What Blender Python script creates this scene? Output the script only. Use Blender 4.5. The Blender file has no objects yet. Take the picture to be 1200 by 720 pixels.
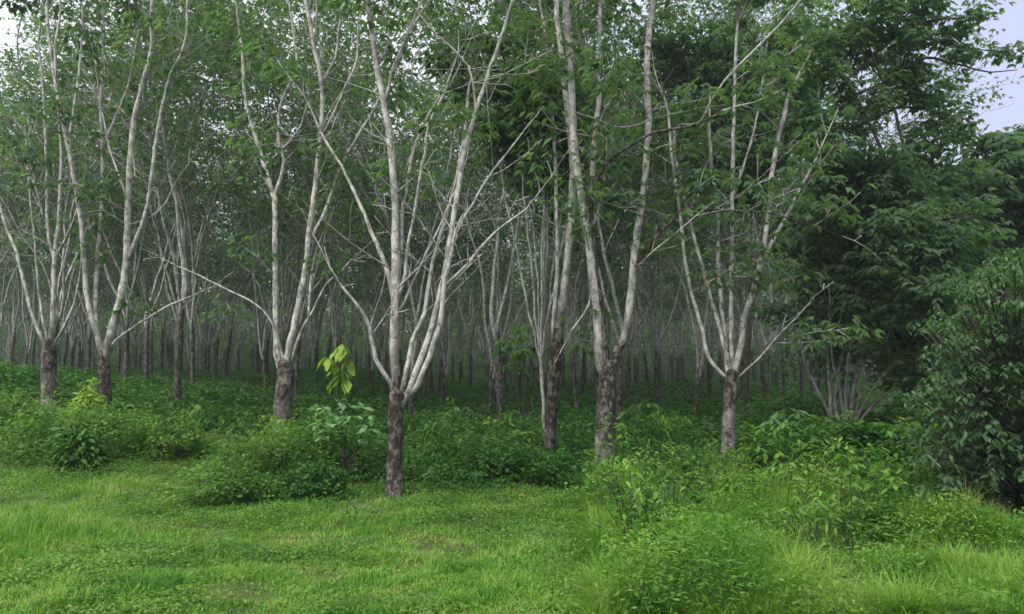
import bpy, math, random
import numpy as np

# ------------------------------------------------------------------ camera, sky, sun, exposure
sc = bpy.context.scene
C = sc.collection
F = 920.0                      # focal length in photograph pixels (1200 wide)
HZ = 425.0                     # row of the horizon in the photograph
EYE = 1.6
PITCH = math.atan((HZ - 360.0) / F)
cam_d = bpy.data.cameras.new("camera")
cam = bpy.data.objects.new("camera", cam_d)
C.objects.link(cam)
cam.location = (0, 0, EYE)
cam.rotation_euler = (math.radians(90) + PITCH, 0, 0)
cam_d.sensor_width = 36.0
cam_d.lens = 36.0 * F / 1200.0
cam_d.clip_start = 0.05
cam_d.clip_end = 2000
sc.camera = cam

SUN_EL, SUN_AZ = 44.0, -138.0   # sun high, behind the camera to the left, veiled by cloud
w = bpy.data.worlds.new("World")
sc.world = w
w.use_nodes = True
nt = w.node_tree
nt.nodes.clear()
N = nt.nodes.new
out = N("ShaderNodeOutputWorld")
bg = N("ShaderNodeBackground")
sky = N("ShaderNodeTexSky")
sky.sky_type = 'NISHITA'
sky.sun_disc = False
sky.sun_elevation = math.radians(SUN_EL)
sky.sun_rotation = math.radians(SUN_AZ)
sky.dust_density = 4.0
sky.air_density = 1.5
# an overcast veil over the blue: pale lavender at the horizon, three times as bright overhead
tc = N("ShaderNodeTexCoord")
sep = N("ShaderNodeSeparateXYZ")
nt.links.new(tc.outputs["Generated"], sep.inputs[0])
ramp = N("ShaderNodeValToRGB")
ramp.color_ramp.elements[0].position = 0.0
ramp.color_ramp.elements[0].color = (0.40, 0.41, 0.56, 1)
ramp.color_ramp.elements[1].position = 0.9
ramp.color_ramp.elements[1].color = (2.6, 2.6, 2.65, 1)
e = ramp.color_ramp.elements.new(0.42)
e.color = (0.46, 0.47, 0.68, 1)
nt.links.new(sep.outputs[2], ramp.inputs[0])
veil = N("ShaderNodeMixRGB")
veil.blend_type = 'MULTIPLY'
veil.inputs[0].default_value = 1.0
cn = N("ShaderNodeTexNoise")
cn.inputs["Scale"].default_value = 2.2
cn.inputs["Detail"].default_value = 3
nt.links.new(tc.outputs["Generated"], cn.inputs["Vector"])
cx = N("ShaderNodeMath")
cx.operation = 'MULTIPLY_ADD'
cx.inputs[1].default_value = -1.3
nt.links.new(sep.outputs[0], cx.inputs[0])
nt.links.new(cn.outputs[0], cx.inputs[2])
cr = N("ShaderNodeMapRange")
cr.inputs[1].default_value, cr.inputs[2].default_value = -0.05, 0.7
nt.links.new(cx.outputs[0], cr.inputs[0])
cl = N("ShaderNodeMixRGB")
cl.blend_type = 'ADD'
cl.inputs[2].default_value = (0.42, 0.42, 0.30, 1)
nt.links.new(cr.outputs[0], cl.inputs[0])
nt.links.new(ramp.outputs[0], cl.inputs[1])
nt.links.new(cl.outputs[0], veil.inputs[1])
veil.inputs[2].default_value = (7.5, 7.5, 7.5, 1)
mixs = N("ShaderNodeMixRGB")
mixs.inputs[0].default_value = 0.85
nt.links.new(sky.outputs[0], mixs.inputs[1])
nt.links.new(veil.outputs[0], mixs.inputs[2])
nt.links.new(mixs.outputs[0], bg.inputs[0])
bg.inputs[1].default_value = 0.09
nt.links.new(bg.outputs[0], out.inputs[0])

sun_d = bpy.data.lights.new("sun", 'SUN')
sun = bpy.data.objects.new("sun", sun_d)
C.objects.link(sun)
sun_d.energy = 1.5
sun_d.angle = math.radians(25)
sun_d.color = (1.0, 0.96, 0.9)
sun.rotation_euler = (math.radians(90 - SUN_EL), 0, math.radians(-42))

sc.view_settings.view_transform = 'Standard'
sc.view_settings.look = 'None'
sc.view_settings.gamma = 1.0
sc.view_settings.use_curve_mapping = False
sc.view_settings.exposure = 1.2
cy = sc.cycles
cy.use_denoising = True
cy.max_bounces = 5
cy.diffuse_bounces = 3
cy.glossy_bounces = 1
cy.transmission_bounces = 3
cy.volume_bounces = 0
cy.transparent_max_bounces = 2
cy.caustics_reflective = False
cy.caustics_refractive = False

# ------------------------------------------------------------------ helpers
rng = np.random.default_rng(11)
random.seed(5)
Rr = random.Random(21)
cp, sp_ = math.cos(PITCH), math.sin(PITCH)


def P(px, py, d):
    """world point seen at a photo pixel at distance d along +Y"""
    a, b = (px - 600.0) / F, (360.0 - py) / F
    dy = cp - b * sp_
    dz = sp_ + b * cp
    k = d / dy
    return np.array([a * k, d, EYE + dz * k])


def sstep(t):
    t = np.clip(t, 0, 1)
    return t * t * (3 - 2 * t)


_perm = np.random.default_rng(3).random((256, 256))


def noise(x, y, s=1.0):
    x = np.asarray(x, float) / s + 1000.3
    y = np.asarray(y, float) / s + 1000.7
    xi, yi = np.floor(x).astype(int), np.floor(y).astype(int)
    fx, fy = sstep(x - xi), sstep(y - yi)
    g = lambda i, j: _perm[i % 256, j % 256]
    return (g(xi, yi) * (1 - fx) * (1 - fy) + g(xi + 1, yi) * fx * (1 - fy)
            + g(xi, yi + 1) * (1 - fx) * fy + g(xi + 1, yi + 1) * fx * fy)


def ground(x, y):
    x = np.asarray(x, float)
    y = np.asarray(y, float)
    h = 0.78 * sstep((-x - 3) / 7) * sstep((y - 8) / 7)
    h = h + 0.14 * (noise(x, y, 2.3) - 0.5) + 0.05 * (noise(x, y, 0.7) - 0.5)
    h = h + 0.06 * sstep((x - 2.0) / 4) * sstep((y - 5) / 4) * (1 - sstep((y - 12) / 8))
    h = h - 0.12 * sstep((y - 14) / 20)
    return h


def link(name, me, mat=None, parent=None):
    o = bpy.data.objects.new(name, me)
    if mat is not None and len(me.materials) == 0:
        me.materials.append(mat)
    if parent is not None:
        o.parent = parent
    C.objects.link(o)
    return o


def mesh(name, verts, quads, smooth=False, attr=None):
    verts = np.asarray(verts, np.float32)
    quads = np.asarray(quads, np.int32)
    me = bpy.data.meshes.new(name)
    me.vertices.add(len(verts))
    me.vertices.foreach_set("co", verts.ravel())
    me.loops.add(quads.size)
    me.loops.foreach_set("vertex_index", quads.ravel())
    me.polygons.add(len(quads))
    me.polygons.foreach_set("loop_start", np.arange(0, quads.size, 4, dtype=np.int32))
    me.polygons.foreach_set("loop_total", np.full(len(quads), 4, np.int32))
    if smooth:
        me.polygons.foreach_set("use_smooth", np.ones(len(quads), bool))
    if attr is not None:
        for k, v in attr.items():
            a = me.attributes.new(k, 'FLOAT', 'POINT')
            a.data.foreach_set("value", np.asarray(v, np.float32))
    me.update()
    me.validate()
    return me


class Tubes:
    def __init__(self, sides=8):
        self.v, self.q, self.d, self.n, self.sides = [], [], [], 0, sides

    def add(self, pts, rad, dark=0.0, wob=0.0, sides=None, seed=0):
        pts = np.asarray(pts, float)
        n = len(pts)
        rad = np.broadcast_to(np.asarray(rad, float), (n,))
        dark = np.broadcast_to(np.asarray(dark, float), (n,))
        k = sides or self.sides
        t = np.gradient(pts, axis=0)
        t /= np.linalg.norm(t, axis=1)[:, None] + 1e-9
        u = np.cross(t[0], [0.3, 1, 0.1])
        u /= np.linalg.norm(u) + 1e-9
        ang = np.arange(k) * 2 * math.pi / k
        for i in range(n):
            u = u - t[i] * np.dot(u, t[i])
            u /= np.linalg.norm(u) + 1e-9
            b = np.cross(t[i], u)
            rr = rad[i] * (1 + wob * (rng.random(k) - 0.5) * 2)
            self.v.append(pts[i] + (np.cos(ang) * rr)[:, None] * u + (np.sin(ang) * rr)[:, None] * b)
            self.d.append(np.full(k, dark[i]))
        base = self.n
        a = np.arange(k)
        a2 = (a + 1) % k
        for i in range(n - 1):
            o1, o2 = base + i * k, base + (i + 1) * k
            self.q.append(np.stack([o1 + a, o1 + a2, o2 + a2, o2 + a], 1))
        self.n += n * k

    def mesh(self, name):
        return mesh(name, np.concatenate(self.v), np.concatenate(self.q), True, {"dark": np.concatenate(self.d)})


def spline(pts, step=0.12, jitter=0.0):
    """Catmull-Rom through the points, resampled"""
    p = np.asarray(pts, float)
    if len(p) < 2:
        return p
    e = np.vstack([2 * p[0] - p[1], p, 2 * p[-1] - p[-2]])
    o = []
    for i in range(len(p) - 1):
        m = max(2, int(np.linalg.norm(p[i + 1][:3] - p[i][:3]) / step))
        t = np.linspace(0, 1, m, endpoint=False)[:, None]
        a, b, c, d = e[i], e[i + 1], e[i + 2], e[i + 3]
        o.append(0.5 * (2 * b + (c - a) * t + (2 * a - 5 * b + 4 * c - d) * t ** 2 + (3 * b - a - 3 * c + d) * t ** 3))
    o.append(p[-1:])
    q = np.concatenate(o)
    if jitter and len(q) > 2:
        j = rng.normal(0, jitter, q[1:-1, :3].shape)
        q[1:-1, :3] += j
    return q


def unit(v):
    return v / (np.linalg.norm(v, axis=-1, keepdims=True) + 1e-9)


def leaf_quads(base, axis, side, L, W, fold=0.18):
    """one folded four-sided blade per row"""
    n = len(base)
    axis = unit(axis)
    side = unit(side - axis * np.sum(side * axis, 1)[:, None])
    nor = np.cross(axis, side)
    nor *= np.sign(nor[:, 2:3] + 1e-6)
    L = np.broadcast_to(L, (n,))[:, None]
    W = np.broadcast_to(W, (n,))[:, None]
    mid = base + axis * L * 0.45 + nor * W * fold
    v = np.stack([base, mid + side * W * 0.5, base + axis * L - nor * L * 0.08, mid - side * W * 0.5], 1).reshape(-1, 3)
    q = np.arange(n * 4).reshape(-1, 4)
    return v, q


def rand_unit(n):
    v = rng.normal(size=(n, 3))
    return unit(v)


def trifoliate(cent, k=6, L=0.15, W=0.055, spread=0.3, droop=0.7, up=0.15):
    """clusters of long-stalked leaves, three drooping leaflets to each"""
    cent = np.asarray(cent, float)
    c = np.repeat(cent, k, 0)
    d = rand_unit(len(c))
    d[:, 2] = d[:, 2] * 0.6 + up
    e = c + d * spread * (0.4 + 0.8 * rng.random(len(c)))[:, None]
    e = np.repeat(e, 3, 0)
    h = np.repeat(d, 3, 0)
    h[:, 2] = 0
    h = unit(h)
    a = np.tile(np.array([-0.75, 0, 0.75]), len(c)) + rng.normal(0, 0.2, len(e))
    ca, sa = np.cos(a), np.sin(a)
    ax = np.stack([h[:, 0] * ca - h[:, 1] * sa, h[:, 0] * sa + h[:, 1] * ca, -droop * (0.3 + 1.2 * rng.random(len(e)))], 1)
    side = np.stack([-ax[:, 1], ax[:, 0], rng.normal(0, 0.35, len(e))], 1)
    s = 0.7 + 0.6 * rng.random(len(e))
    return leaf_quads(e, ax, side, L * s, W * s)


class Leaves:
    def __init__(self):
        self.v, self.q, self.n = [], [], 0

    def add(self, vq):
        v, q = vq
        self.v.append(v)
        self.q.append(q + self.n)
        self.n += len(v)

    def mesh(self, name):
        return mesh(name, np.concatenate(self.v), np.concatenate(self.q))


def thing(name, label, cat, loc=(0, 0, 0), group=None):
    o = bpy.data.objects.new(name, None)
    C.objects.link(o)
    o.location = loc
    o.empty_display_size = 0.3
    return tag(o, label, cat, group)


def tag(o, label, cat, group=None, kind=None):
    if label:
        o["label"] = label
    if cat:
        o["category"] = cat
    if group:
        o["group"] = group
    if kind:
        o["kind"] = kind
    return o


# ------------------------------------------------------------------ materials
def mat_base(name):
    m = bpy.data.materials.new(name)
    m.use_nodes = True
    t = m.node_tree
    t.nodes.clear()
    o = t.nodes.new("ShaderNodeOutputMaterial")
    return m, t, o


def leaf_mat(name, cols, trans=0.3, rough=0.55, spec=0.2, patch=1.5, tcol=None, patchy=0.5):
    """each leaf takes a tint of its own, drifting over the plant"""
    m, t, o = mat_base(name)
    n = t.nodes.new
    geo = n("ShaderNodeNewGeometry")
    nz = n("ShaderNodeTexNoise")
    nz.inputs["Scale"].default_value = 1.0 / patch
    nz.inputs["Detail"].default_value = 2.0
    t.links.new(geo.outputs["Position"], nz.inputs["Vector"])
    mx = n("ShaderNodeMix")
    mx.inputs[0].default_value = patchy
    t.links.new(geo.outputs["Random Per Island"], mx.inputs[2])
    ms = n("ShaderNodeMapRange")
    ms.inputs[1].default_value = 0.3
    ms.inputs[2].default_value = 0.7
    t.links.new(nz.outputs[0], ms.inputs[0])
    t.links.new(ms.outputs[0], mx.inputs[3])
    r = n("ShaderNodeValToRGB")
    els = r.color_ramp.elements
    while len(els) < len(cols):
        els.new(0.5)
    for i, c in enumerate(cols):
        els[i].position = i / (len(cols) - 1)
        els[i].color = (*c, 1)
    t.links.new(mx.outputs[0], r.inputs[0])
    b = n("ShaderNodeBsdfPrincipled")
    b.inputs["Roughness"].default_value = rough
    b.inputs["Specular IOR Level"].default_value = spec
    t.links.new(r.outputs[0], b.inputs["Base Color"])
    tr = n("ShaderNodeBsdfTranslucent")
    hs = n("ShaderNodeMixRGB")
    hs.blend_type = 'MULTIPLY'
    hs.inputs[0].default_value = 1
    hs.inputs[2].default_value = (*(tcol or (1.25, 1.5, 0.6)), 1)
    t.links.new(r.outputs[0], hs.inputs[1])
    t.links.new(hs.outputs[0], tr.inputs[0])
    ad = n("ShaderNodeMixShader")
    ad.inputs[0].default_value = trans
    t.links.new(b.outputs[0], ad.inputs[1])
    t.links.new(tr.outputs[0], ad.inputs[2])
    t.links.new(ad.outputs[0], o.inputs[0])
    return m


def bark_mat(name, pale=(0.40, 0.395, 0.36), grey=(0.18, 0.18, 0.16), dark=(0.022, 0.018, 0.014), scale=1.0):
    m, t, o = mat_base(name)
    n = t.nodes.new
    geo = n("ShaderNodeNewGeometry")
    mp = n("ShaderNodeMapping")
    mp.inputs["Scale"].default_value = (1, 1, 0.7)
    t.links.new(geo.outputs["Position"], mp.inputs[0])

    def nz(s, d=4, rgh=0.6):
        k = n("ShaderNodeTexNoise")
        k.inputs["Scale"].default_value = s * scale
        k.inputs["Detail"].default_value = d
        k.inputs["Roughness"].default_value = rgh
        t.links.new(mp.outputs[0], k.inputs["Vector"])
        return k
    n1, n2, n3 = nz(9, 5, .7), nz(17, 5, .7), nz(5.0, 7, 0.8)
    r1 = n("ShaderNodeMapRange")
    r1.inputs[1].default_value, r1.inputs[2].default_value = 0.42, 0.58
    t.links.new(n1.outputs[0], r1.inputs[0])
    m1 = n("ShaderNodeMixRGB")
    m1.inputs[1].default_value = (*pale, 1)
    m1.inputs[2].default_value = (*grey, 1)
    t.links.new(r1.outputs[0], m1.inputs[0])
    r2 = n("ShaderNodeMapRange")
    r2.inputs[1].default_value, r2.inputs[2].default_value = 0.56, 0.62
    t.links.new(n2.outputs[0], r2.inputs[0])
    m2 = n("ShaderNodeMixRGB")
    m2.inputs[2].default_value = (0.085, 0.085, 0.065, 1)
    t.links.new(m1.outputs[0], m2.inputs[1])
    t.links.new(r2.outputs[0], m2.inputs[0])
    at = n("ShaderNodeAttribute")
    at.attribute_name = "dark"
    a1 = n("ShaderNodeMath")
    a1.operation = 'ADD'
    t.links.new(at.outputs["Fac"], a1.inputs[0])
    t.links.new(n3.outputs[0], a1.inputs[1])
    r3 = n("ShaderNodeMapRange")
    r3.inputs[1].default_value, r3.inputs[2].default_value = 0.86, 1.22
    t.links.new(a1.outputs[0], r3.inputs[0])
    m3 = n("ShaderNodeMixRGB")
    t.links.new(m2.outputs[0], m3.inputs[1])
    # the tapped panel: near-black bark with brown streaks
    m4 = n("ShaderNodeMixRGB")
    m4.inputs[1].default_value = (*dark, 1)
    m4.inputs[2].default_value = (0.13, 0.122, 0.105, 1)
    r4 = n("ShaderNodeMapRange")
    r4.inputs[1].default_value, r4.inputs[2].default_value = 0.47, 0.63
    t.links.new(n2.outputs[0], r4.inputs[0])
    t.links.new(r4.outputs[0], m4.inputs[0])
    t.links.new(m4.outputs[0], m3.inputs[2])
    t.links.new(r3.outputs[0], m3.inputs[0])
    b = n("ShaderNodeBsdfPrincipled")
    b.inputs["Roughness"].default_value = 0.9
    b.inputs["Specular IOR Level"].default_value = 0.15
    t.links.new(m3.outputs[0], b.inputs["Base Color"])
    bp = n("ShaderNodeBump")
    bp.inputs["Strength"].default_value = 0.6
    bp.inputs["Distance"].default_value = 0.02
    t.links.new(n2.outputs[0], bp.inputs["Height"])
    t.links.new(bp.outputs[0], b.inputs["Normal"])
    t.links.new(b.outputs[0], o.inputs[0])
    return m


def soil_mat():
    m, t, o = mat_base("soil")
    n = t.nodes.new
    geo = n("ShaderNodeNewGeometry")
    k = n("ShaderNodeTexNoise")
    k.inputs["Scale"].default_value = 2.5
    k.inputs["Detail"].default_value = 8
    t.links.new(geo.outputs["Position"], k.inputs["Vector"])
    r = n("ShaderNodeValToRGB")
    r.color_ramp.elements[0].position = 0.35
    r.color_ramp.elements[0].color = (0.035, 0.045, 0.015, 1)
    r.color_ramp.elements[1].position = 0.68
    r.color_ramp.elements[1].color = (0.07, 0.10, 0.03, 1)
    t.links.new(k.outputs[0], r.inputs[0])
    b = n("ShaderNodeBsdfPrincipled")
    b.inputs["Roughness"].default_value = 1
    b.inputs["Specular IOR Level"].default_value = 0.05
    t.links.new(r.outputs[0], b.inputs["Base Color"])
    t.links.new(b.outputs[0], o.inputs[0])
    return m


M_BARK = bark_mat("bark_pale")
M_BARK_FAR = bark_mat("bark_far", pale=(0.34, 0.34, 0.31), grey=(0.16, 0.16, 0.145), dark=(0.022, 0.021, 0.017))  # rubber bark toned down, plantation shade put into its colour
M_BARK_GREY = bark_mat("bark_grey", pale=(0.24, 0.235, 0.21), grey=(0.12, 0.117, 0.10))
M_TWIG = bark_mat("bark_dark", pale=(0.05, 0.048, 0.038), grey=(0.028, 0.026, 0.02))
M_CROWN = leaf_mat("leaf_crown", [(0.040, 0.082, 0.042), (0.070, 0.122, 0.064), (0.12, 0.175, 0.096)], 0.55, patch=3)
M_BRIGHT = leaf_mat("leaf_bright", [(0.034, 0.090, 0.024), (0.066, 0.140, 0.036), (0.12, 0.20, 0.06)], 0.45, patch=1)
M_DARKLEAF = leaf_mat("leaf_dark", [(0.028, 0.066, 0.030), (0.056, 0.108, 0.050), (0.115, 0.175, 0.085)], 0.38, patch=1.2, spec=.12)
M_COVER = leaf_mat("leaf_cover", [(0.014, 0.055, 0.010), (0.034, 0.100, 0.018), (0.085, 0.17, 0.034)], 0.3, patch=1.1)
M_BUSH = leaf_mat("leaf_bush", [(0.030, 0.085, 0.014), (0.078, 0.165, 0.026), (0.16, 0.26, 0.050)], 0.35, patch=0.7)
M_WEED = leaf_mat("leaf_weed", [(0.030, 0.095, 0.012), (0.080, 0.18, 0.024), (0.18, 0.27, 0.050)], 0.38, patch=0.6)
M_YELLOW = leaf_mat("leaf_yellow", [(0.15, 0.26, 0.03), (0.27, 0.38, 0.07)], 0.35, patch=0.5)
M_PALE = leaf_mat("leaf_pale", [(0.08, 0.19, 0.07), (0.16, 0.29, 0.13)], 0.3, patch=0.5, spec=0.4)
M_GRASS = leaf_mat("grass_blade", [(0.030, 0.092, 0.011), (0.064, 0.170, 0.020), (0.12, 0.25, 0.033), (0.19, 0.28, 0.062), (0.27, 0.25, 0.11)], 0.4, 0.5, patch=0.55, patchy=0.6)
M_TALL = leaf_mat("grass_tall", [(0.035, 0.11, 0.012), (0.080, 0.19, 0.022), (0.17, 0.28, 0.045), (0.28, 0.28, 0.11)], 0.4, 0.5, patch=0.7, patchy=0.6)
M_LITTER = leaf_mat("leaf_litter", [(0.10, 0.065, 0.03), (0.17, 0.13, 0.06), (0.25, 0.20, 0.10)], 0.2)
M_SOIL = soil_mat()

# ------------------------------------------------------------------ ground
gx = np.linspace(-1, 1, 221)
gx = np.sign(gx) * (np.abs(gx) ** 2.2) * 130
gy = np.concatenate([np.linspace(-8, 22, 150, endpoint=False), np.linspace(22, 160, 90)])
X, Y = np.meshgrid(gx, gy)
V = np.stack([X.ravel(), Y.ravel(), ground(X, Y).ravel()], 1)
nx, ny = len(gx), len(gy)
I = (np.arange(ny - 1)[:, None] * nx + np.arange(nx - 1)[None, :]).ravel()
gq = np.stack([I, I + 1, I + nx + 1, I + nx], 1)
tag(link("ground", mesh("ground", V, gq, True), M_SOIL), None, None, kind="structure")

# ------------------------------------------------------------------ growing branches
def grow(tb, pts_out, start, d, r, length, level, gen, leafy=True, bare=0.25, dark=0.0, sides=6, upward=0.25):
    """a limb that climbs, throws side branches and remembers where its leaves sit"""
    d = unit(np.asarray(d, float))
    n = max(4, int(length / 0.35))
    st = length / n
    pts, dirs = [np.asarray(start, float)], [d]
    for i in range(n):
        d = unit(d + gen.normal(0, 0.10, 3) + np.array([0, 0, upward * 0.12]))
        pts.append(pts[-1] + d * st)
        dirs.append(d)
    pts = np.array(pts)
    rad = r * np.linspace(1, 0.18, n + 1) ** 0.9
    tb.add(pts, np.maximum(rad, 0.005), dark, 0.05, sides if level else max(4, sides))
    if level > 0:
        nb = int(length * (1.15 if level > 1 else 1.8)) + 1
        for j in range(nb):
            i = int(n * (bare + (1 - bare) * gen.random()))
            i = min(max(i, 1), n)
            dd = dirs[i]
            q = unit(np.cross(dd, gen.normal(size=3)))
            nd = unit(dd * gen.uniform(0.35, 0.8) + q * gen.uniform(0.5, 0.9) + np.array([0, 0, 0.12]))
            grow(tb, pts_out, pts[i], nd, rad[i] * gen.uniform(0.4, 0.6), length * gen.uniform(0.22, 0.42) * (1.15 - 0.4 * i / n),
                 level - 1, gen, leafy, 0.2, dark, max(3, sides - 2), upward)
    if leafy:
        k0 = int(n * (0.35 if level == 0 else 0.75))
        pts_out.extend(pts[k0:])


def rubber_tree_mesh(seed, height):
    gen = np.random.default_rng(seed)
    tb = Tubes(6)
    leaves = []
    fork = gen.uniform(1.5, 2.6)
    r0 = gen.uniform(0.06, 0.095) * (1 if height < 13.5 else .8)
    lean = gen.normal(0, 0.04, 2)
    zs = np.linspace(-0.3, fork, 7)
    tp = np.stack([lean[0] * zs, lean[1] * zs, zs], 1)
    tp[1:, :2] += gen.normal(0, 0.01, (6, 2))
    tb.add(tp, r0 * np.linspace(1.2, 0.95, 7), np.array([0.6, .74, .74, .74, .74, .70, .58]), 0.08, 8)
    ns = gen.integers(2, 5)
    a0 = gen.uniform(0, 6.28)
    for s in range(ns):
        a = a0 + s * 6.28 / ns + gen.normal(0, 0.3)
        t = gen.uniform(0.12, 0.42)
        d = np.array([math.cos(a) * t, math.sin(a) * t, 1])
        st = tp[-1] - np.array([0, 0, gen.uniform(0.02, 0.4)])
        L = (height - fork) * gen.uniform(0.75, 1.05)
        grow(tb, leaves, st, d, r0 * gen.uniform(0.5, 0.75), L, 2, gen, True, 0.24, 0.1, 7, 0.3)
    leaves = np.array(leaves)
    zz = leaves[:, 2]
    keep = (zz > 3.0) & (gen.random(len(leaves)) < np.interp(zz, [3, 5.5, 7, 9.5, 10.5], [.50, .48, .24, .24, .55]))
    leaves = leaves[keep]
    lv = Leaves()
    lv.add(trifoliate(leaves, 7, 0.135, 0.058, 0.36, 0.6))
    return tb.mesh("rubber_trunk"), lv.mesh("rubber_crown")


# ------------------------------------------------------------------ the traced trees at the plantation's edge
def resolve(pts, d0, z0, lean, leany):
    o = []
    for p in pts:
        q = P(p[0], p[1], d0)
        dd = d0 + lean * max(0.0, q[2] - z0)
        o.append(P(p[0], p[1], dd))
    return np.array(o)


edge_px = []


def traced_tree(name, label, cat, d, trunk, darks, limbs, mat=M_BARK, ext=True, seed=1, leaf_mat_=None, leafk=5, extlen=4.0,
                group="rubber trees along the plantation edge", low=0.0):
    """trunk: (px, py, width px) from the ground up; limbs: (points, w0, w1, lean, dark0, subs)"""
    gen = np.random.default_rng(seed)
    bx = P(trunk[0][0], trunk[0][1], d)[0]
    gz = float(ground(bx, d))
    base = np.array([bx, d, gz])
    t = thing(name, label, cat, base, group)
    edge_px.append((trunk[len(trunk) // 2][0], d))
    k = d / F
    pts = [np.array([bx, d, gz - 0.25])]
    rad = [trunk[0][2] * k / 2 * 1.12]
    for (px, py, wd) in trunk:
        q = P(px, py, d)
        if q[2] > gz + 0.1:
            pts.append(q)
            rad.append(wd * k / 2)
    pr = spline(np.hstack([np.array(pts), np.array(rad)[:, None]]), 0.07)
    tb = Tubes(14)
    zz = pr[:, 2] - gz
    dk = np.interp(zz, [a for a, b in darks], [b for a, b in darks])
    # burrs and tapping scars
    rr = pr[:, 3] * np.interp(zz, [zz[-1] - .35, zz[-1]], [1, .72]) * (1 + 0.10 * (noise(pr[:, 2], pr[:, 0] * 0 + seed, 0.25) - 0.5) + 0.35 * np.exp(-np.clip(zz, 0, 9) / 0.16))
    tb.add(pr[:, :3] - base, rr, dk, 0.09)
    tip = pr[-1, :3] - base
    ru = rr[-1]
    tb.add([tip, tip + [0, 0, ru * .35], tip + [0, 0, ru * .6], tip + [0, 0, ru * .7]], [ru, ru * .75, ru * .4, ru * .05], dk[-1], .04)
    link("trunk", tb.mesh("trunk"), mat, t)
    ends = []
    for lb in limbs:
        lp, w0, w1, lean, dk0 = lb[:5]
        subs = lb[5] if len(lb) > 5 else []
        tl = Tubes(10)
        z0 = P(*lp[0], d)[2]
        q3 = resolve(lp, d, z0, lean, 0)
        it = int(np.argmin(np.abs(pr[:, 2] - (q3[0, 2] - 0.22))))
        q3 = np.vstack([pr[it, :3], q3])
        main = []

        def lay(q3, w0, w1, dk0, sides):
            n = len(q3)
            u = np.linspace(0, 1, n)
            rads = 0.77 * (1 + .3 * np.exp(-u / .06) * (sides > 8)) * (w0 + (w1 - w0) * u ** 0.8) * q3[:, 1] / F / 2
            pp = spline(np.hstack([q3, rads[:, None]]), 0.12, 0.004)
            L = np.concatenate([[0], np.cumsum(np.linalg.norm(np.diff(pp[:, :3], axis=0), axis=1))])
            dkk = np.full(len(L), .8) if dk0 >= 1 else np.clip((.42 + .35 * dk0) * np.exp(-(L / (.55 + .7 * dk0)) ** 2), 0.02, 1) + 0.12 * noise(L, L * 0 + w0 + seed, 0.5)
            rr = pp[:, 3] * (1 + 0.22 * (noise(L, L * 0 + seed * 3 + w0, 0.16) - 0.5))
            tl.add(pp[:, :3] - base, np.maximum(rr, 0.004), dkk, 0.08, sides)
            return pp

        main = lay(q3, w0, w1, dk0, 10)
        todo = [(main, w1, lp[-1][1])]
        for (sp, s0, s1, sl, *sdk) in subs:
            st = P(*sp[0], d)
            # join the limb where it passes closest to the traced start
            pxs = 600 + F * main[:, 0] / main[:, 1]
            q = np.array([P(a, b, 1.0) for a, b in sp[:1]])[0]
            py_main = main[:, 2]
            tgt = np.array([P(sp[0][0], sp[0][1], dd)[[0, 2]] for dd in main[:, 1]])
            i = int(np.argmin(np.hypot(main[:, 0] - tgt[:, 0], main[:, 2] - tgt[:, 1])))
            ds = main[i, 1]
            z0s = main[i, 2]
            qs = resolve(sp, ds, z0s, sl, 0)
            qs[0] = main[i, :3]
            m2 = lay(qs, s0, s1, sdk[0] if sdk else 0.05, 7)
            todo.append((m2, s1, sp[-1][1]))
        for (pp, wl, pye) in todo:
            dirv = unit(pp[-1, :3] - pp[max(0, len(pp) - 6), :3])
            leafpts = []
            if ext and pye < 75:
                grow(tl, leafpts, pp[-1, :3] - base, dirv + np.array([0, 0, 0.3]), pp[-1, 3], extlen * gen.uniform(0.7, 1.2), 2, gen, True, 0.15, 0.05, 6, 0.35)
            else:
                grow(tl, leafpts, pp[-1, :3] - base, dirv, pp[-1, 3] * 0.9, gen.uniform(0.5, 1.1), 1, gen, True, 0.2, 0.05, 4, 0.1)
                leafpts = leafpts[:: 3] if gen.random() < 0.5 else []
            ends.extend(leafpts)
            # thin pale twigs along the upper half
            for j in range(int(len(pp) * 0.17)):
                i = int(gen.uniform(0.3, 1.0) * (len(pp) - 1))
                q = unit(np.cross(dirv, gen.normal(size=3)))
                lf = []
                grow(tl, lf, pp[i, :3] - base, dirv * 0.6 + q, min(pp[i, 3] * 0.35, 0.014), gen.uniform(0.5, 1.5), 1, gen, True, 0.3, 0.12, 3, 0.2)
                if gen.random() < low + .15:
                    ends.extend(lf[::2])
        link("limb", tl.mesh("limb"), mat, t)
    if ends:
        lv = Leaves()
        lv.add(trifoliate(np.array(ends), leafk + 1, 0.14, 0.055, 0.34, 0.7))
        link("crown", lv.mesh("crown"), leaf_mat_ or M_CROWN, t)
    return t


DK = [(0, 0.5), (0.3, 0.62), (1.0, 0.68), (1.7, 0.6), (2.2, 0.45)]

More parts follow.
